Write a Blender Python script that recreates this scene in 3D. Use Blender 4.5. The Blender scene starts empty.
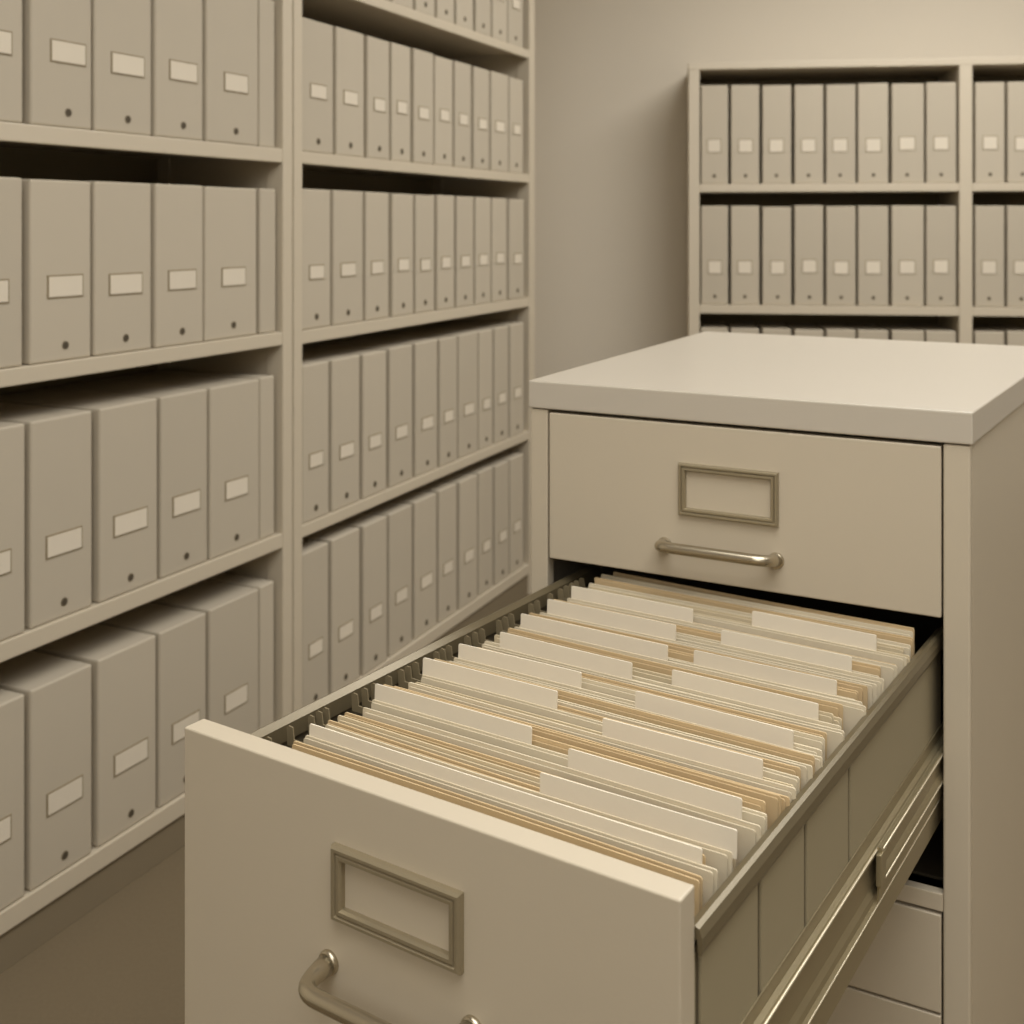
import bpy, bmesh, math, random
from mathutils import Vector, Matrix, Euler
random.seed(7)
scn = bpy.context.scene
C = scn.collection
PI = math.pi
H = 1.2            # eye height above the floor

# ------------------------------------------------------------------ materials
def lin(c):
    r = []
    for v in c:
        v /= 255.0
        r.append(v / 12.92 if v <= 0.04045 else ((v + 0.055) / 1.055) ** 2.4)
    return (*r, 1.0)

def mat(name, rgb, rough=0.5, metal=0.0, var=0.03, noise=60.0, bump=0.0, bump_scale=400.0, objvar=0.0, spec=0.5, stretch=None):
    m = bpy.data.materials.new(name)
    m.use_nodes = True
    nt = m.node_tree
    b = nt.nodes['Principled BSDF']
    tc = nt.nodes.new('ShaderNodeTexCoord')
    mp = nt.nodes.new('ShaderNodeMapping')
    if stretch:
        mp.inputs['Scale'].default_value = stretch
    nt.links.new(tc.outputs['Object'], mp.inputs['Vector'])
    n = nt.nodes.new('ShaderNodeTexNoise')
    n.inputs['Scale'].default_value = noise
    n.inputs['Detail'].default_value = 4.0
    nt.links.new(mp.outputs['Vector'], n.inputs['Vector'])
    hsv = nt.nodes.new('ShaderNodeHueSaturation')
    hsv.inputs['Color'].default_value = lin(rgb)
    mr = nt.nodes.new('ShaderNodeMapRange')
    mr.inputs['To Min'].default_value = 1.0 - var
    mr.inputs['To Max'].default_value = 1.0 + var
    nt.links.new(n.outputs['Fac'], mr.inputs['Value'])
    if objvar > 0:
        oi = nt.nodes.new('ShaderNodeObjectInfo')
        mo = nt.nodes.new('ShaderNodeMapRange')
        mo.inputs['To Min'].default_value = 1.0 - objvar
        mo.inputs['To Max'].default_value = 1.0 + objvar
        nt.links.new(oi.outputs['Random'], mo.inputs['Value'])
        mu = nt.nodes.new('ShaderNodeMath'); mu.operation = 'MULTIPLY'
        nt.links.new(mr.outputs['Result'], mu.inputs[0])
        nt.links.new(mo.outputs['Result'], mu.inputs[1])
        nt.links.new(mu.outputs[0], hsv.inputs['Value'])
    else:
        nt.links.new(mr.outputs['Result'], hsv.inputs['Value'])
    nt.links.new(hsv.outputs['Color'], b.inputs['Base Color'])
    b.inputs['Roughness'].default_value = rough
    b.inputs['Metallic'].default_value = metal
    b.inputs['Specular IOR Level'].default_value = spec
    if bump > 0:
        n2 = nt.nodes.new('ShaderNodeTexNoise')
        n2.inputs['Scale'].default_value = bump_scale
        n2.inputs['Detail'].default_value = 3.0
        nt.links.new(mp.outputs['Vector'], n2.inputs['Vector'])
        bp = nt.nodes.new('ShaderNodeBump')
        bp.inputs['Strength'].default_value = bump
        bp.inputs['Distance'].default_value = 0.001
        nt.links.new(n2.outputs['Fac'], bp.inputs['Height'])
        nt.links.new(bp.outputs['Normal'], b.inputs['Normal'])
    return m

M = {
    'paint':   mat('cabinet_paint', (192, 180, 158), 0.42, var=0.015, noise=8, bump=0.06, bump_scale=500),
    'top':     mat('cabinet_top_paint', (188, 179, 163), 0.30, var=0.015, noise=8, bump=0.05, bump_scale=500),
    'inside':  mat('cabinet_inside_shade', (78, 69, 52), 0.6, var=0.03, noise=10),  # interior coloured dark to stand in for the shade inside the cabinet
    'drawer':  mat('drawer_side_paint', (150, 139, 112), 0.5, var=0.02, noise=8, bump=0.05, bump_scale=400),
    'groove':  mat('groove_shade', (84, 75, 56), 0.7, var=0.03),  # dark base sheet, shade of the grooves put into its colour
    'rail':    mat('rail_steel', (112, 101, 77), 0.36, metal=0.35, var=0.03, noise=20),
    'slide':   mat('slide_steel', (158, 146, 116), 0.36, metal=0.6, var=0.05, noise=20),
    'glint':  mat('ridge_highlight', (214, 203, 176), 0.25, metal=0.35, var=0.03, noise=20),  # pale tone painted as the highlight along the runner ridges
    'nickel':  mat('satin_nickel', (190, 180, 158), 0.27, metal=0.92, var=0.04, noise=40),
    'shelf':   mat('shelf_paint', (194, 182, 160), 0.5, var=0.015, noise=6),
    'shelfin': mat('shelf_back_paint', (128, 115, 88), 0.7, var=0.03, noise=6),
    'kick':    mat('kick_shade_paint', (124, 111, 88), 0.7, var=0.03, noise=8),  # darkened paint, holds the shade beneath the bottom shelf
    'box':     mat('box_board', (181, 170, 150), 0.75, var=0.02, noise=12, bump=0.05, bump_scale=300, objvar=0.035),
    'card':    mat('label_card', (212, 201, 181), 0.8, var=0.02, noise=30, objvar=0.03),
    'cardrim': mat('label_rim', (138, 124, 98), 0.6, var=0.02, noise=30),
    'hole':    mat('finger_hole_dark', (74, 64, 48), 0.8, var=0.02),
    'holerim': mat('finger_hole_ring', (112, 100, 78), 0.6, var=0.02),
    'cream':   mat('cream_card_shaded', (212, 200, 174), 0.85, var=0.03, noise=30, bump=0.1, bump_scale=250, objvar=0.03, spec=0.2),  # cream folder bodies, shade below the tabs put into the colour
    'tabcard': mat('cream_card_lit', (225, 215, 195), 0.85, var=0.03, noise=30, bump=0.1, bump_scale=250, objvar=0.025, spec=0.2),  # lit copy of the cream card, for the tabs
    'manila':  mat('manila_card', (204, 189, 158), 0.85, var=0.04, noise=30, bump=0.1, bump_scale=250, objvar=0.05, spec=0.2),  # manila colour, toned below the tabs for shade between folders
    'tan':     mat('tan_card', (200, 176, 136), 0.85, var=0.05, noise=30, bump=0.1, bump_scale=250, objvar=0.06, spec=0.2),  # tan colour, also kept darker than the tabs for shade
    'holder':  mat('label_holder_metal', (160, 148, 122), 0.3, metal=0.5, var=0.03, noise=40),
    'hook':    mat('hook_steel', (128, 116, 90), 0.5, metal=0.15, var=0.04),
    'wall':    mat('wall_paint', (206, 196, 178), 0.9, var=0.012, noise=3, bump=0.04, bump_scale=200, spec=0.2),
    'floor':   mat('floor_carpet', (112, 99, 78), 0.95, var=0.10, noise=160, bump=0.5, bump_scale=500, spec=0.1),
    'ceiling': mat('ceiling_paint', (214, 204, 184), 0.9, var=0.01, noise=3, spec=0.2),
}

# ------------------------------------------------------------------ mesh helpers
def box_bm(bm, x0, x1, y0, y1, z0, z1, bev=0.0, seg=2, mi=0):
    if x0 > x1: x0, x1 = x1, x0
    if y0 > y1: y0, y1 = y1, y0
    if z0 > z1: z0, z1 = z1, z0
    vs = [bm.verts.new(p) for p in ((x0, y0, z0), (x1, y0, z0), (x1, y1, z0), (x0, y1, z0),
                                    (x0, y0, z1), (x1, y0, z1), (x1, y1, z1), (x0, y1, z1))]
    fs = [bm.faces.new([vs[i] for i in f]) for f in
          ((3, 2, 1, 0), (4, 5, 6, 7), (0, 1, 5, 4), (1, 2, 6, 5), (2, 3, 7, 6), (3, 0, 4, 7))]
    for f in fs: f.material_index = mi
    if bev > 0:
        es = list({e for f in fs for e in f.edges})
        r = bmesh.ops.bevel(bm, geom=es, offset=bev, segments=seg, profile=0.6, affect='EDGES', clamp_overlap=True)
        for f in r['faces']: f.material_index = mi
    return vs

def prism_bm(bm, prof, a0, a1, axis='y', mi=0):
    """extrude a closed (u,z) outline along an axis; axis 'y': u is x.  axis 'x': u is y"""
    def P(u, z, t): return (u, t, z) if axis == 'y' else (t, u, z)
    A = [bm.verts.new(P(u, z, a0)) for u, z in prof]
    B = [bm.verts.new(P(u, z, a1)) for u, z in prof]
    n = len(prof); fs = []
    for i in range(n):
        j = (i + 1) % n
        fs.append(bm.faces.new((A[i], A[j], B[j], B[i])))
    fs.append(bm.faces.new(A)); fs.append(bm.faces.new(B[::-1]))
    for f in fs: f.material_index = mi

def tube_bm(bm, pts, rad, n=12, mi=0):
    pts = [Vector(p) for p in pts]
    if not hasattr(rad, '__len__'): rad = [rad] * len(pts)
    rings = []
    up = None
    for i, p in enumerate(pts):
        t = (pts[min(i + 1, len(pts) - 1)] - pts[max(i - 1, 0)]).normalized()
        if up is None:
            up = Vector((0, 0, 1)) if abs(t.z) < 0.9 else Vector((1, 0, 0))
        s = t.cross(up).normalized(); up = s.cross(t).normalized()
        rings.append([bm.verts.new(p + rad[i] * (math.cos(2 * PI * k / n) * s + math.sin(2 * PI * k / n) * up)) for k in range(n)])
    for a, b in zip(rings, rings[1:]):
        for k in range(n):
            f = bm.faces.new((a[k], a[(k + 1) % n], b[(k + 1) % n], b[k])); f.material_index = mi; f.smooth = True
    f = bm.faces.new(rings[0][::-1]); f.material_index = mi
    f = bm.faces.new(rings[-1]); f.material_index = mi

def smooth_path(pts, r, k=6):
    """round the corners of a polyline"""
    pts = [Vector(p) for p in pts]
    out = [pts[0]]
    for i in range(1, len(pts) - 1):
        a, b, c = pts[i - 1], pts[i], pts[i + 1]
        d1 = (a - b); d2 = (c - b)
        q = min(r, d1.length * 0.49, d2.length * 0.49)
        p0 = b + d1.normalized() * q; p2 = b + d2.normalized() * q
        for j in range(k + 1):
            t = j / k
            out.append((1 - t) ** 2 * p0 + 2 * t * (1 - t) * b + t ** 2 * p2)
    out.append(pts[-1])
    return out

def obj(name, bm, mats, parent=None, loc=(0, 0, 0), rz=0.0, smooth=False):
    bmesh.ops.recalc_face_normals(bm, faces=bm.faces[:])
    me = bpy.data.meshes.new(name)
    bm.to_mesh(me); bm.free()
    for m in (mats if isinstance(mats, (list, tuple)) else [mats]):
        me.materials.append(m)
    if smooth:
        for p in me.polygons: p.use_smooth = True
    o = bpy.data.objects.new(name, me)
    C.objects.link(o)
    o.location = loc; o.rotation_euler = (0, 0, rz)
    if parent: o.parent = parent
    return o

def bx(name, x0, x1, y0, y1, z0, z1, m, parent=None, bev=0.0, seg=2):
    bm = bmesh.new(); box_bm(bm, x0, x1, y0, y1, z0, z1, bev, seg)
    return obj(name, bm, m, parent)

def empty(name, loc, rz=0.0):
    o = bpy.data.objects.new(name, None); C.objects.link(o)
    o.location = loc; o.rotation_euler = (0, 0, rz); o.empty_display_size = 0.1
    return o

def tag(o, label, cat, group=None):
    o['label'] = label; o['category'] = cat
    if group: o['group'] = group
    return o

def struct(o):
    o['kind'] = 'structure'; return o

ORD = ['', 'first', 'second', 'third', 'fourth', 'fifth', 'sixth', 'seventh', 'eighth', 'ninth', 'tenth',
       'eleventh', 'twelfth', 'thirteenth', 'fourteenth']

# ------------------------------------------------------------------ label holder, handle
def holder_bm(x0, x1, z0, z1, yf, w=0.0095, dep=0.006):
    """raised picture-frame rim on a face at y = yf (faces -y), card inside"""
    bm = bmesh.new()
    # profile across the rim: (inward offset, height)
    prof = [(0, 0), (0, dep * .7), (0.0015, dep), (w * .38, dep), (w * .5, dep * .72), (w * .62, dep * .95), (w - .0012, dep * .95), (w, dep * .6), (w, 0)]
    loops = []
    for o_, h in prof:
        loops.append([bm.verts.new(p) for p in ((x0 + o_, yf - h, z0 + o_), (x1 - o_, yf - h, z0 + o_), (x1 - o_, yf - h, z1 - o_), (x0 + o_, yf - h, z1 - o_))])
    for a, b in zip(loops, loops[1:]):
        for k in range(4):
            bm.faces.new((a[k], a[(k + 1) % 4], b[(k + 1) % 4], b[k]))
    return bm

def add_holder(parent, x0, x1, z0, z1, yf, **kw):
    o = obj('label_holder', holder_bm(x0, x1, z0, z1, yf, **kw), M['holder'], parent)
    o['label'] = 'satin metal label holder frame, empty'
    return o

def add_handle(parent, x0, x1, z, yf, r=0.0058, proj=0.032, lift=-.001):
    bm = bmesh.new()
    path = smooth_path([(x0, yf + .001, z), (x0 + .002, yf - proj, z + lift), (x1 - .002, yf - proj, z + lift), (x1, yf + .001, z)], 0.02, 8)
    n = len(path)
    rad = []
    for i, p in enumerate(path):
        d = max(0.0, 1 - abs(yf - p.y) / proj * 1.6)
        rad.append(r * (1 + 0.30 * d))
    tube_bm(bm, path, rad, 16)
    for x in (x0, x1):                                   # feet
        tube_bm(bm, [(x, yf + .001, z), (x, yf - .002, z), (x, yf - .004, z)], [r * 1.45, r * 1.42, r * 1.25], 18)
    o = obj('handle', bm, M['nickel'], parent)
    o['label'] = 'satin metal bow handle'
    return o

# ------------------------------------------------------------------ filing cabinet
A = 0.499; XR, YR = 0.4621, 1.1686; CD = 0.722; CW = 0.5
def Z(z): return z + H
def splay(o):
    """the cabinet shell widens a little towards its back"""
    for v in o.data.vertices:
        if v.co.y > .03:
            v.co.x += v.co.y * (.062 + (v.co.x / CW) * .100)
    return o
cab = empty('filing_cabinet', (XR, YR, 0), -A)
tag(cab, 'beige steel filing cabinet with its second drawer pulled out', 'filing cabinet')
zt, zl = Z(-.1887), Z(-.2219)
bm = bmesh.new(); box_bm(bm, -CW - .0025, .0025, -.0025, CD, zl, zt, .0022, 3)
splay(obj('top_cover', bm, M['top'], cab))
# side sheets, back, stiles, dividers, plinth
sw = .0263
for s, (xa, xb) in (('l', (-CW, -CW + .006)), ('r', (-.006, 0))):
    splay(bx('side_panel', xa, xb, .0185, CD - .001, .0, zl - .001, M['paint'], cab, .0008))
bx('stile', -sw, 0, 0, .018, 0, zl - .001, M['paint'], cab, .0028, 3)
bx('stile', -CW, -CW + .0225, 0, .018, 0, zl - .001, M['paint'], cab, .0016)
splay(bx('back_panel', -CW + .006, -.006, CD - .008, CD - .002, .0, zl - .001, M['inside'], cab))
zr0, zr1 = Z(-.7005), Z(-.6825)
bx('divider_rail', -CW + .0225, -sw, .0, .012, zr0, zr1, M['paint'], cab, .0012)
zb = Z(-1.13)
bx('plinth', -CW + .0225, -sw, .004, .02, .0, zb, M['paint'], cab, .001)
bx('bottom_panel', -CW + .006, -.006, .02, CD - .01, zb - .02, zb - .004, M['inside'], cab)
bx('drawer_divider', -CW + .007, -.007, .06, CD - .01, zr0, zr0 + .003, M['inside'], cab)
dx0, dx1 = -.4749, -.0280
def closed_drawer(z0, z1, holder, hz):
    bm = bmesh.new(); box_bm(bm, dx0, dx1, -.001, .02, z0, z1, .0018, 3)
    d = obj('drawer', bm, M['paint'], cab)
    d['label'] = 'closed drawer'
    if holder: add_holder(d, *holder, -.001, w=.0085, dep=.006)
    if hz: add_handle(d, -.327, -.198, hz - .003, -.001, r=.0062, proj=.03, lift=.006)
    return d
d1 = closed_drawer(Z(-.4009), Z(-.2259), (-.3095, -.1950, Z(-.3280), Z(-.2693)), Z(-.3625))
d3 = closed_drawer(Z(-.8040), Z(-.7040), None, None)
d4 = closed_drawer(Z(-1.126), Z(-.8068), None, None)
# body of the closed top drawer, so the opening below it reads as a real interior
bx('drawer_box', -.462, -.040, .02, CD - .03, Z(-.392), Z(-.30), M['inside'], d1)

# --- the open drawer: pivot at the middle of the opening
DY = 0.0835; CX = -.249; P = .581
bm = bmesh.new(); box_bm(bm, -.471 - CX, -.0383 - CX, -P, -P + .0205, Z(-.655), Z(-.4005), .0016, 3)
dr = obj('drawer', bm, M['paint'], cab, (CX, 0, 0), -DY)
dr['label'] = 'deep second drawer pulled fully out, packed with folders'
add_holder(dr, -.3105 - CX, -.1960 - CX, Z(-.4985), Z(-.4450), -P, w=.0095, dep=.0065)
add_handle(dr, -.3160 - CX, -.1890 - CX, Z(-.5335), -P, r=.0062, proj=.034)
yb = .07                                  # rear end of the drawer body
zbot = Z(-.629)
def side(sgn):
    """side wall: sheet + four pressed panels with grooves between"""
    xo = (-.0405 - CX) if sgn > 0 else (-.4600 - CX)
    bm = bmesh.new()
    xi = xo - sgn * .003
    box_bm(bm, xi, xo - sgn * .0012, -P + .0215, yb, zbot, Z(-.4430), mi=1)
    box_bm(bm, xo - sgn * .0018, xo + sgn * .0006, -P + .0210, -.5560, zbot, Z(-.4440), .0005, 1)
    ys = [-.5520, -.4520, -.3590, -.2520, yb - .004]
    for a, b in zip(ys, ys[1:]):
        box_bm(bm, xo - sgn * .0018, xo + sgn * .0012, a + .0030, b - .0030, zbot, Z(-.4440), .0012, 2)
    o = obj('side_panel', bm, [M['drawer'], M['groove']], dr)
    # folded rail on top of the side
    bm = bmesh.new()
    xo2 = (-.0345 - CX) if sgn > 0 else (-.4655 - CX)
    prof = []
    def q(dx, z): prof.append((xo2 - sgn * dx, z))
    q(0.0, Z(-.4430)); q(-.0008, Z(-.4400)); q(-.0005, Z(-.4330)); q(.0015, Z(-.4275)); q(.0045, Z(-.4262)); q(.0075, Z(-.4280)); q(.0110, Z(-.4300)); q(.0112, Z(-.4440)); q(.0085, Z(-.4445)); q(.0075, Z(-.4360)); q(.0030, Z(-.4340)); q(.0022, Z(-.4440))
    prism_bm(bm, prof, -P + .0215, yb)
    obj('top_rail', bm, M['rail'], dr)
    # slide fixed to the drawer
    bm = bmesh.new(); prof = []
    xs = xo + sgn * .0014
    def q2(dx, z): prof.append((xs + sgn * dx, z))
    q2(0, Z(-.5270)); q2(.0012, Z(-.5270)); q2(.0012, Z(-.5380)); q2(.0045, Z(-.5400)); q2(.0062, Z(-.5430)); q2(.0058, Z(-.5465)); q2(.0034, Z(-.5490))
    q2(.0016, Z(-.5520)); q2(.0014, Z(-.5760)); q2(.0036, Z(-.5820)); q2(.0040, Z(-.5880)); q2(.0062, Z(-.5905)); q2(.0062, Z(-.5940)); q2(.0050, Z(-.5965)); q2(.0040, Z(-.6200)); q2(0, Z(-.6200))
    prism_bm(bm, prof, -P + .0225, yb)
    for zz, dd in ((Z(-.5425), .0058), (Z(-.5915), .0058)):
        tube_bm(bm, [(xs + sgn * dd, -P + .0225, zz), (xs + sgn * dd, 0, zz), (xs + sgn * dd, yb, zz)], .0011, 8, mi=1)  # added beads, a painted highlight on each ridge
    o = obj('drawer_slide', bm, [M['slide'], M['glint']], dr)
    o['label'] = 'metal runner on the drawer side'
    # runner channel fixed to the cabinet, reaching out of it
    bm = bmesh.new(); prof = []
    xc = xs + sgn * .0064
    def q3(dx, z): prof.append((xc + sgn * dx, z))
    q3(0, Z(-.5400)); q3(.0030, Z(-.5400)); q3(.0042, Z(-.5430)); q3(.0034, Z(-.5470)); q3(.0012, Z(-.5500)); q3(.0012, Z(-.5620)); q3(.0030, Z(-.5660)); q3(.0042, Z(-.5700)); q3(.0034, Z(-.5735)); q3(.0016, Z(-.5760)); q3(.0012, Z(-.5870)); q3(0, Z(-.5870))
    prism_bm(bm, prof, -.195, yb)
    box_bm(bm, xc, xc + sgn * .0048, -.200, -.184, Z(-.5720), Z(-.5440), .0012, 2)      # end stop
    for zz in (Z(-.5425), Z(-.5700)):
        tube_bm(bm, [(xc + sgn * .0038, -.19, zz), (xc + sgn * .0038, 0, zz), (xc + sgn * .0038, yb, zz)], .0010, 8, mi=1)  # same painted highlight beads on the channel ridges
    o2 = obj('slide_channel', bm, [M['slide'], M['glint']], dr)
    o2['label'] = 'metal runner channel with end stop, reaching out of the cabinet'
    return o
side(1); side(-1)
bx('bottom_panel', -.457 - CX, -.0445 - CX, -P + .0215, yb, zbot - .002, zbot + .002, M['drawer'], dr)
bx('back_panel', -.457 - CX, -.0445 - CX, yb - .003, yb, zbot + .003, Z(-.4650), M['drawer'], dr)

# ------------------------------------------------------------------ the folders in the open drawer
MD = Matrix.Translation((XR, YR, 0)) @ Matrix.Rotation(-A, 4, 'Z') @ Matrix.Translation((CX, 0, 0)) @ Matrix.Rotation(-DY, 4, 'Z')
RZD = -A - DY

def leaf_bm(x0, x1, z0, ztop, y_of, th=.0012, nx=14, nz=4, rc=.0018):
    """one sheet of card: (x, z) grid with rounded upper corners, bowed by y_of(x, z)"""
    bm = bmesh.new()
    us = [0, .35 * rc / (x1 - x0), rc / (x1 - x0)] + [i / nx for i in range(1, nx)] + [1 - rc / (x1 - x0), 1 - .35 * rc / (x1 - x0), 1]
    us = sorted(us)
    F_, B_ = [], []
    for u in us:
        x = x0 + (x1 - x0) * u
        e = min(x - x0, x1 - x)
        dz = rc - math.sqrt(max(0, rc * rc - (rc - e) ** 2)) if e < rc else 0
        cf, cb = [], []
        for j in range(nz + 1):
            w = j / nz
            z = z0 + (ztop - dz - z0) * w
            y = y_of(x, z)
            cf.append(bm.verts.new((x, y - th / 2, z))); cb.append(bm.verts.new((x, y + th / 2, z)))
        F_.append(cf); B_.append(cb)
    n = len(us)
    for i in range(n - 1):
        for j in range(nz):
            bm.faces.new((F_[i][j], F_[i + 1][j], F_[i + 1][j + 1], F_[i][j + 1]))
            bm.faces.new((B_[i][j], B_[i][j + 1], B_[i + 1][j + 1], B_[i + 1][j]))
        bm.faces.new((F_[i][nz], F_[i + 1][nz], B_[i + 1][nz], B_[i][nz]))
        bm.faces.new((F_[i][0], B_[i][0], B_[i + 1][0], F_[i + 1][0]))
    for i in (0, n - 1):
        for j in range(nz):
            bm.faces.new((F_[i][j], F_[i][j + 1], B_[i][j + 1], B_[i][j]))
    return bm

zfb = zbot + .006
def folder(y, kind, color, x0, x1, zbody, label, zt_=None, tx=None, hooks=False, group=None, name='file_folder', lean=0.0):
    root = empty(name, MD @ Vector((0, y, zfb)), RZD)
    tag(root, label, 'folder', group)
    zb_ = zbody - zfb
    amp = random.uniform(-.0026, .0026); ph = random.uniform(-.5, .5)
    gap = random.uniform(.0016, .0026)
    X0, X1 = x0 - CX, x1 - CX
    def yo(s):
        def f(x, z):
            w = max(0, z) / zb_
            u = (x - X0) / (X1 - X0)
            return s * gap * min(1, w * 1.3) + w * (amp * math.sin(PI * (u + ph * .3)) + lean)
        return f
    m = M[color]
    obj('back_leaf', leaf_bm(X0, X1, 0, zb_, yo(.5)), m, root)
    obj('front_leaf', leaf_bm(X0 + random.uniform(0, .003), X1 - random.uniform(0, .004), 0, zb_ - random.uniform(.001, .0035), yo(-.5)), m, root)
    if tx:
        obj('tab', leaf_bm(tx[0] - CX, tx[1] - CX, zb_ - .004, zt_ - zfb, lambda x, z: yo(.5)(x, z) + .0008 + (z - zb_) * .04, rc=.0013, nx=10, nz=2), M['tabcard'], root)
    if hooks:
        for sgn in (-1,):
            bm = bmesh.new()
            xe = (-.4605 - CX) if sgn < 0 else (-.0395 - CX)
            xi = (X0 + .012) if sgn < 0 else (X1 - .012)
            zr = Z(-.4262) - zfb
            yy = yo(.5)((X0 if sgn < 0 else X1), zb_) + .0014
            d = 1 if sgn > 0 else -1
            # flat steel hook: bar, then a nose dropping over the rail
            prof = [(xi, zr - .017), (xe - d * .013, zr - .017), (xe - d * .0122, zr - .0022), (xe - d * .0145, zr - .0005), (xe - d * .0190, zr - .0010), (xe - d * .0205, zr - .011), (xi, zr - .0125)]
            prism_bm(bm, prof, yy - .0007, yy + .0007)
            obj('hook', bm, M['hook'], root)
    return root

# tabs seen in the drawer: y along the drawer from the cabinet face (negative = outside), tab extents in x
LT = [(-.505, -.410, -.060), (-.419, -.412, -.248), (-.351, -.412, -.266), (-.298, -.408, -.272), (-.254, -.390, -.242), (-.194, -.404, -.235), (-.139, -.404, -.252), (-.082, -.408, -.260)]
RT = [(-.478, -.200, -.046), (-.436, -.203, -.060), (-.371, -.208, -.070), (-.309, -.211, -.068), (-.2445, -.206, -.069), (-.184, -.210, -.072), (-.123, -.210, -.078), (-.056, -.204, -.074)]
slots = []
for k, (y, a, b) in enumerate(LT): slots.append((y, 'L', k, a, b))
for k, (y, a, b) in enumerate(RT): slots.append((y, 'R', k, a, b))
ys_t = [s[0] for s in slots]
# fill between the tabbed ones with plain folders at an even pitch
edges = sorted(ys_t)
gaps = [(-.5545, edges[0])] + list(zip(edges, edges[1:])) + [(edges[-1], .018)]
pitch = .0119
for gi, (a, b) in enumerate(gaps):
    n = int(round((b - a) / pitch))
    first = 0 if gi == 0 else 1
    last = n + 1 if gi == len(gaps) - 1 else n
    for j in range(first, last):
        slots.append((a + (b - a) * j / n, 'P', None, None, None))
slots.sort(key=lambda s: s[0])
since = 0; lastname = None; cnt = 0
names = {}
plain_runs = []
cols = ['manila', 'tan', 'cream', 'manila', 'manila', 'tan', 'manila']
colname = {'cream': 'cream', 'manila': 'manila', 'tan': 'tan'}
run = 0; prev = 'the drawer front'
for i, (y, kd, k, a, b) in enumerate(slots):
    lean = random.uniform(-.001, .002)
    if kd == 'P':
        run += 1
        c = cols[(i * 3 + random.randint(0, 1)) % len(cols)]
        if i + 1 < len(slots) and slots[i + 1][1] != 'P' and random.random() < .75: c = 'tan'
        hk = True if run < 5 else (run % 2 == 1)
        lab = f"{ORD[run]} low {colname[c]} folder behind {prev}"
        x0 = -.421 + random.uniform(-.003, .012); x1 = -.046 + random.uniform(-.018, .003)
        zb_ = Z(-.4220) + random.uniform(-.0045, .0045)
        if y > -.012: zb_ = Z(-.4175) + random.uniform(-.003, .001)
        folder(y, 'P', c, x0, x1, zb_, lab, hooks=hk, group='folders in the open drawer',
               name='hanging_folder' if hk else 'file_folder', lean=lean)
    else:
        run = 0
        if kd == 'L' and k == 0:
            lab = 'tall cream folder with full-width top edge, nearest tall one to drawer front'
            prev = 'the nearest full-width cream folder'
        else:
            o_ = k if kd == 'L' else k + 1
            sd = 'left-half' if kd == 'L' else 'right-half'
            lab = f"cream folder with raised {sd} tab, {ORD[o_]} such tab behind the drawer front"
            prev = f"the {ORD[o_]} raised {sd} tab"
        x0 = min(a - .002, -.412) + random.uniform(-.002, .002); x1 = -.045 + random.uniform(-.006, .002)
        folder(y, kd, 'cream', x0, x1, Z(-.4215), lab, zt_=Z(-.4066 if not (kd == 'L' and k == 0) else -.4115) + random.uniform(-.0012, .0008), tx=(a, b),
               group='folders in the open drawer', lean=lean)

# ------------------------------------------------------------------ archive boxes
def archive_box(parent_xy, rz, t0, t1, d0, z0, z1, depth, label, group, blank=False, lz=.127, lh=.034, lw=.55, hz=.026, hr=.0072, shift=0.0):
    w = t1 - t0; h = z1 - z0
    c, s = math.cos(rz), math.sin(rz)
    xm = (t0 + t1) / 2
    bm = bmesh.new()
    box_bm(bm, -w / 2, w / 2, 0, depth, 0, h, .0045, 3)
    o = obj('archive_box', bm, M['box'], None, (parent_xy[0] + c * xm - s * d0, parent_xy[1] + s * xm + c * d0, z0), rz)
    tag(o, label, 'box', group)
    if not blank:
        off = shift + random.uniform(-.003, .003); lz += random.uniform(-.003, .003)
        W2 = w * lw / 2
        bm = bmesh.new()
        box_bm(bm, off - W2 - .0028, off + W2 + .0028, -.0012, .001, lz - lh / 2 - .0028, lz + lh / 2 + .0028, mi=1)
        box_bm(bm, off - W2, off + W2, -.0020, -.0010, lz - lh / 2, lz + lh / 2, mi=0)
        lb = obj('paper_label', bm, [M['card'], M['cardrim']], o)
        lb['label'] = 'blank pale paper label'
        bm = bmesh.new()
        tube_bm(bm, [(off, .001, hz), (off, -.0010, hz)], hr, 20, mi=1)
        tube_bm(bm, [(off, .001, hz), (off, -.0014, hz)], hr * .78, 20, mi=0)
        fh = obj('finger_hole', bm, [M['hole'], M['holerim']], o)
        fh['label'] = 'small dark round finger hole'
    return o

# ------------------------------------------------------------------ shelving along the left wall
def shelving(name, label, X0, Y0, rz, t0, t1, depth, ztops, thick, ztop_all, post, floor_kick=None, backmat='shelfin', top=None, postw2=None):
    r = empty(name, (X0, Y0, 0), rz)
    tag(r, label, 'shelving unit')
    pw = post
    posts = [(t0 - pw, t0), (t1, t1 + (postw2 or pw))]
    for i, (a, b) in enumerate(posts):
        bx('upright', a, b, 0, .045, 0, ztop_all, M['shelf'], r, .002)
        if i == 1: b -= .014
        bx('upright', a, b, depth - .04, depth, 0, ztop_all, M['shelf'], r, .002)
        bx('side_panel', a + .004, b - .004, .045, depth - .04, 0.02, ztop_all - .002, M['shelf'], r)
    for zt_, zb_ in ztops:
        bm = bmesh.new()
        box_bm(bm, t0, t1, .001, .018, zb_, zt_, .0022, 2)                # rolled front lip
        box_bm(bm, t0, t1, .018, depth - .006, zt_ - .012, zt_)
        obj('shelf', bm, M['shelf'], r)
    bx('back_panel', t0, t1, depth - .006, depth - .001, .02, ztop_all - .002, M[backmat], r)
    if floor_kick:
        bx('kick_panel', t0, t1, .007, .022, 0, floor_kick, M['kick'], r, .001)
    return r

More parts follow.
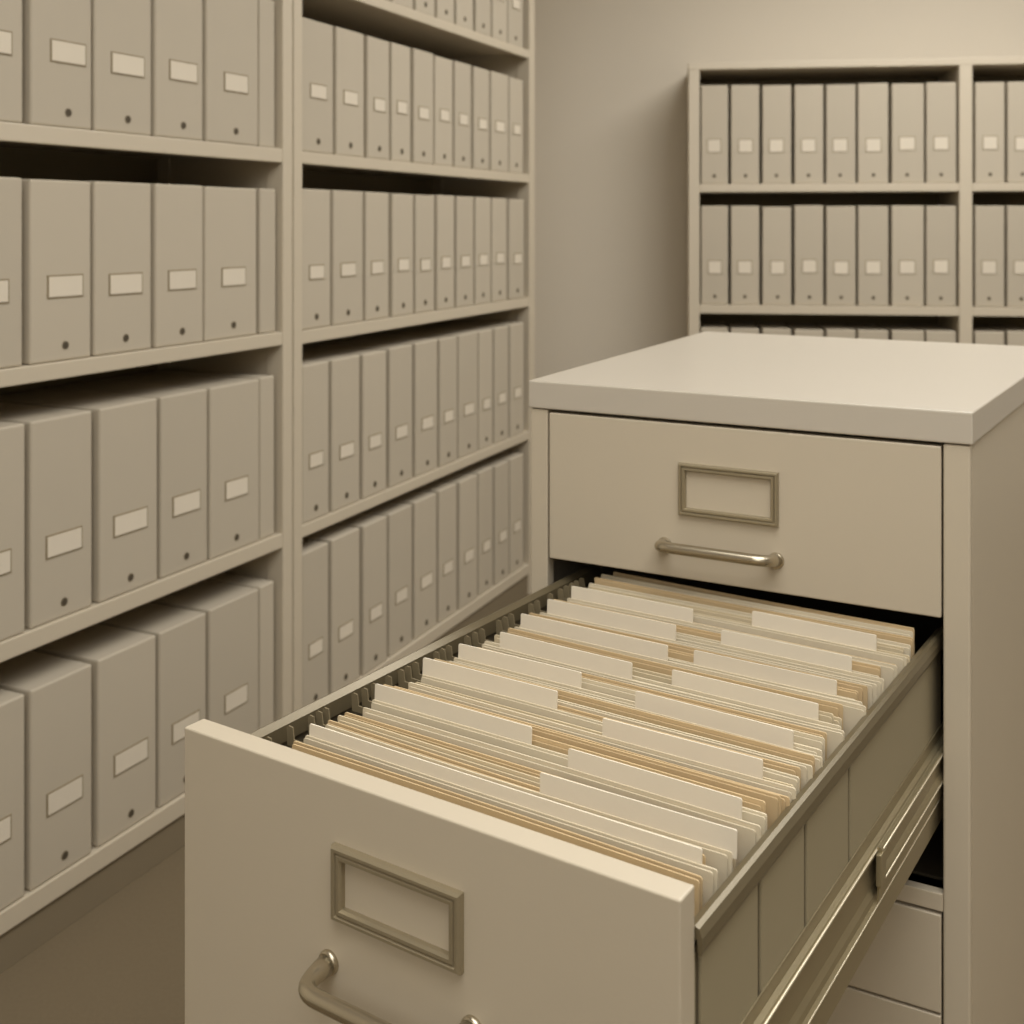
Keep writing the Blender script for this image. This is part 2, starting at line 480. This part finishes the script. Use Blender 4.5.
B1 = .4508; X1_, Y1_ = -.4955, 2.5091; R1 = PI / 2 - B1
s1 = [(Z(.165), Z(.1344)), (Z(-.2316), Z(-.2603)), (Z(-.6677), Z(-.699)), (Z(-1.099), Z(-1.135)), (Z(.60), Z(.57))]
shelving('shelving_unit', 'beige metal shelving unit of wide labelled boxes, nearest on left wall', X1_, Y1_, R1, -1.03, 0.0, .36, s1, .03, Z(1.0), .034, floor_kick=Z(-1.1395))
B2 = .4147; X2_, Y2_ = -.4791, 2.5428; R2 = PI / 2 - B2
s2 = [(Z(.566), Z(.539)), (Z(.1635), Z(.136)), (Z(-.2353), Z(-.265)), (Z(-.6688), Z(-.6957)), (Z(-1.099), Z(-1.132))]
shelving('shelving_unit', 'beige metal shelving unit of narrow boxes, behind the nearer shelves', X2_, Y2_, R2, .0345, 1.330, .36, s2, .03, Z(1.0), .0325, floor_kick=Z(-1.137), postw2=.045)

rowname = ['', 'top', 'second', 'third', 'bottom']
b1_t = [(-.845, -.6905, 0), (-.677, -.5435, 0), (-.536, -.3945, 0), (-.388, -.254, 0), (-.247, -.083, 0), (-.0740, -.0185, 1)]
b1_t3 = [(-.845, -.686, 0), (-.676, -.541, 0), (-.528, -.382, 0), (-.374, -.241, 0), (-.2345, -.077, 0), (-.0725, -.0225, 1)]
rows1 = [(Z(.165), .318, b1_t), (Z(-.2316), .308, b1_t), (Z(-.6677), .343, b1_t3), (Z(-1.099), .331, b1_t3)]
for ri, (z0, h, tt) in enumerate(rows1):
    for bi, (a, b, blank) in enumerate(tt):
        rw = rowname[ri + 1]
        if blank: lab = f"slim blank beige box at the upright, {rw} visible row of the near shelves"
        elif bi == 0: lab = f"cut-off labelled box at picture edge, {rw} visible row of the near shelves"
        else: lab = f"beige labelled box, {ORD[bi]} past the cut-off one, {rw} row of near shelves"
        j = random.uniform(-.0015, .0015)
        archive_box((X1_, Y1_), R1, a + j + .007, b + j + (.005 if not blank else .006), .004 + random.uniform(0, .004) + (.004 if blank else 0), z0 + .0005, z0 + h + random.uniform(-.001, .001), .30, lab,
                    f"boxes in the {rw} row of the near shelves", blank=bool(blank), shift=.010 if ri == 0 else .005, lw=.43 if bi == 4 else .55)
b2_t = [[(.040, .172), (.186, .310), (.325, .432), (.448, .548), (.561, .672), (.685, .792), (.807, .912), (.927, 1.034), (1.050, 1.176), (1.194, 1.300)],
        [(.040, .159), (.172, .305), (.321, .434), (.450, .560), (.575, .682), (.697, .800), (.816, .925), (.940, 1.045), (1.060, 1.168), (1.184, 1.300)],
        [(.042, .151), (.165, .288), (.304, .417), (.437, .557), (.574, .700), (.711, .817), (.833, .959), (.968, 1.063), (1.078, 1.180), (1.194, 1.300)],
        [(.042, .151), (.166, .290), (.306, .420), (.437, .557), (.572, .697), (.711, .820), (.834, .950), (.966, 1.065), (1.080, 1.182), (1.196, 1.300)]]
rows2 = [(Z(.1635), .302, b2_t[0], .137), (Z(-.2353), .316, b2_t[1], .130), (Z(-.6688), .354, b2_t[2], .134), (Z(-1.099), .364, b2_t[3], .138)]
for ri, (z0, h, tt, lz) in enumerate(rows2):
    for bi, (a, b) in enumerate(tt):
        rw = ['second', 'third', 'fourth', 'bottom'][ri]
        lab = f"narrow beige box, {ORD[bi + 1]} from the near upright, {rw} row of rear left shelves"
        archive_box((X2_, Y2_), R2, a, b, .005 + random.uniform(0, .004), z0 + .0005, z0 + h + random.uniform(-.0015, .0015), .30, lab,
                    f"boxes in the {rw} row of the rear left shelves", lz=lz, lh=.029, lw=.47, hr=.0075)
for bi, (a, b) in enumerate(b2_t[1][3:]):
    lab = f"narrow beige box above the top shelf edge, {ORD[bi + 1]} one visible, rear left shelves"
    archive_box((X2_, Y2_), R2, a, b, .005 + random.uniform(0, .004), Z(.5665), Z(.5665) + .32, .30, lab,
                'boxes in the top row of the rear left shelves', lz=.137, lh=.029, lw=.47, hr=.0075)

# ------------------------------------------------------------------ bookcase at the back wall
G = .1344; X3, Y3 = (688.6 - 512) / 1159.6 * 4.26, 4.26
bc = empty('bookcase', (X3, Y3, 0), -G)
tag(bc, 'beige two-bay bookcase of labelled boxes against the back wall', 'bookcase')
zt3 = Z(.592)
D3 = .33
for a, b in ((0, .040), (.954, .999), (1.300, 1.340)):
    bx('upright', a, b, 0, D3, 0, zt3, M['shelf'], bc, .0025)
bm = bmesh.new(); box_bm(bm, -.001, 1.341, -.001, D3, Z(.569), zt3 + .003, .0025); obj('top_panel', bm, M['shelf'], bc)
sh3 = [(Z(.1492), Z(.1194)), (Z(-.2937), Z(-.325)), (Z(-.738), Z(-.768)), (Z(-1.15), Z(-1.18))]
for x0, x1 in ((.040, .954), (.999, 1.300)):
    for a, b in sh3:
        bm = bmesh.new(); box_bm(bm, x0, x1, .001, D3 - .008, b, a, .002); obj('shelf', bm, M['shelf'], bc)
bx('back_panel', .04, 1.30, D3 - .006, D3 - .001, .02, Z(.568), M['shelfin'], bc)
b3 = [(.046, .1435), (.154, .256), (.267, .370), (.382, .484), (.4945, .598), (.606, .712), (.7245, .836), (.844, .947)]
b3r = [(1.012, 1.112), (1.122, 1.222)]
rows3 = [(Z(.1492), .362, 'top'), (Z(-.2937), .362, 'second'), (Z(-.738), .358, 'third')]
for z0, h, rw in rows3:
    for bi, (a, b) in enumerate(b3):
        lab = f"beige box, {ORD[bi + 1]} from left, {rw} row of the back bookcase"
        archive_box((X3, Y3), -G, a, b, .012 + random.uniform(0, .006), z0 + .0005, z0 + h + random.uniform(-.003, .003), .27, lab,
                    f"boxes in the {rw} row of the bookcase", lz=.140, lh=.045, lw=.46, hz=.030, hr=.0065)
    for bi, (a, b) in enumerate(b3r):
        lab = f"beige box, {ORD[bi + 1]} right of the bookcase's middle upright, {rw} row"
        archive_box((X3, Y3), -G, a, b, .012 + random.uniform(0, .006), z0 + .0005, z0 + h + random.uniform(-.003, .003), .27, lab,
                    f"boxes in the {rw} row of the bookcase", lz=.140, lh=.045, lw=.46, hz=.030, hr=.0065)

# ------------------------------------------------------------------ room
ex1 = Vector((math.sin(B1), math.cos(B1))); dp1 = Vector((-math.cos(B1), math.sin(B1)))
exb = Vector((math.cos(G), -math.sin(G))); dpb = Vector((math.sin(G), math.cos(G)))
pl = Vector((X1_, Y1_)) + dp1 * .47
pb = Vector((X3, Y3)) + dpb * (D3 + .004)
# intersection pl + s*ex1 = pb + t*exb
det = ex1.x * (-exb.y) - ex1.y * (-exb.x)
rhs = pb - pl
s_ = (rhs.x * (-exb.y) - rhs.y * (-exb.x)) / det
corner = pl + ex1 * s_
CH = 2.75
def wall(name, p, q, out, th=.1, h=CH):
    d = (q - p); L = d.length; d.normalize()
    bm = bmesh.new()
    o = out.normalized() * th
    a = [(p.x, p.y), (q.x, q.y), (q.x + o.x, q.y + o.y), (p.x + o.x, p.y + o.y)]
    A_ = [bm.verts.new((x, y, 0)) for x, y in a]; B_ = [bm.verts.new((x, y, h)) for x, y in a]
    for i in range(4):
        j = (i + 1) % 4; bm.faces.new((A_[i], A_[j], B_[j], B_[i]))
    bm.faces.new(A_); bm.faces.new(B_[::-1])
    return struct(obj(name, bm, M['wall']))
far_l = pl - ex1 * 5.6
far_r = corner + exb * 4.2
wall('wall_left', far_l, corner, dp1)
wall('wall_back', corner, far_r, dpb)
wall('wall_front', Vector((-3.6, -2.1)), Vector((4.4, -2.1)), Vector((0, -1)))
wall('wall_right', Vector((3.7, -2.1)), Vector((3.7, 5.0)), Vector((1, 0)))
bm = bmesh.new(); box_bm(bm, -4.2, 5.2, -2.2, 6.2, -.08, 0); struct(obj('floor', bm, M['floor']))
bm = bmesh.new(); box_bm(bm, -4.2, 5.2, -2.2, 6.2, CH, CH + .08); struct(obj('ceiling', bm, M['ceiling']))

# ------------------------------------------------------------------ light
def area(name, loc, aim, sx, sy, power, col=(1, .99, .968)):
    l = bpy.data.lights.new(name, 'AREA'); l.shape = 'RECTANGLE'; l.size = sx; l.size_y = sy
    l.energy = power; l.color = col
    o = bpy.data.objects.new(name, l); C.objects.link(o)
    o.location = loc
    o.rotation_euler = (Vector(aim) - Vector(loc)).to_track_quat('-Z', 'Y').to_euler()
    return o
area('overhead_light', (0.25, .05, 2.70), (0.25, .05, 0), 1.8, 1.8, 54)
area('overhead_light', (1.45, 2.75, 2.70), (1.45, 2.75, 0), 1.4, 1.4, 56)
area('overhead_light', (1.9, .8, 2.70), (1.4, 1.2, 0), .9, .9, 14)  # unseen light added to brighten the cabinet's right side
area('front_fill', (-.5, -1.7, 2.4), (.3, 1.6, 1.0), 2.2, 1.4, 24)  # unseen fill added behind the camera to brighten the fronts

w = bpy.data.worlds.new('world'); scn.world = w; w.use_nodes = True
bg = w.node_tree.nodes['Background']
bg.inputs['Color'].default_value = (1, .97, .915, 1); bg.inputs['Strength'].default_value = .22

# ------------------------------------------------------------------ camera
cd = bpy.data.cameras.new('camera'); cam = bpy.data.objects.new('camera', cd); C.objects.link(cam)
cam.location = (0, 0, H); cam.rotation_euler = (PI / 2, 0, 0)
cd.sensor_width = 36; cd.lens = 36 * 1159.6 / 1024
cd.shift_y = (224.78 - 512) / 1024
cd.clip_start = .02
cd.dof.use_dof = True; cd.dof.focus_distance = .98; cd.dof.aperture_fstop = 9.5
scn.camera = cam
scn.view_settings.view_transform = 'Standard'
scn.view_settings.look = 'None'
scn.view_settings.exposure = 0.0
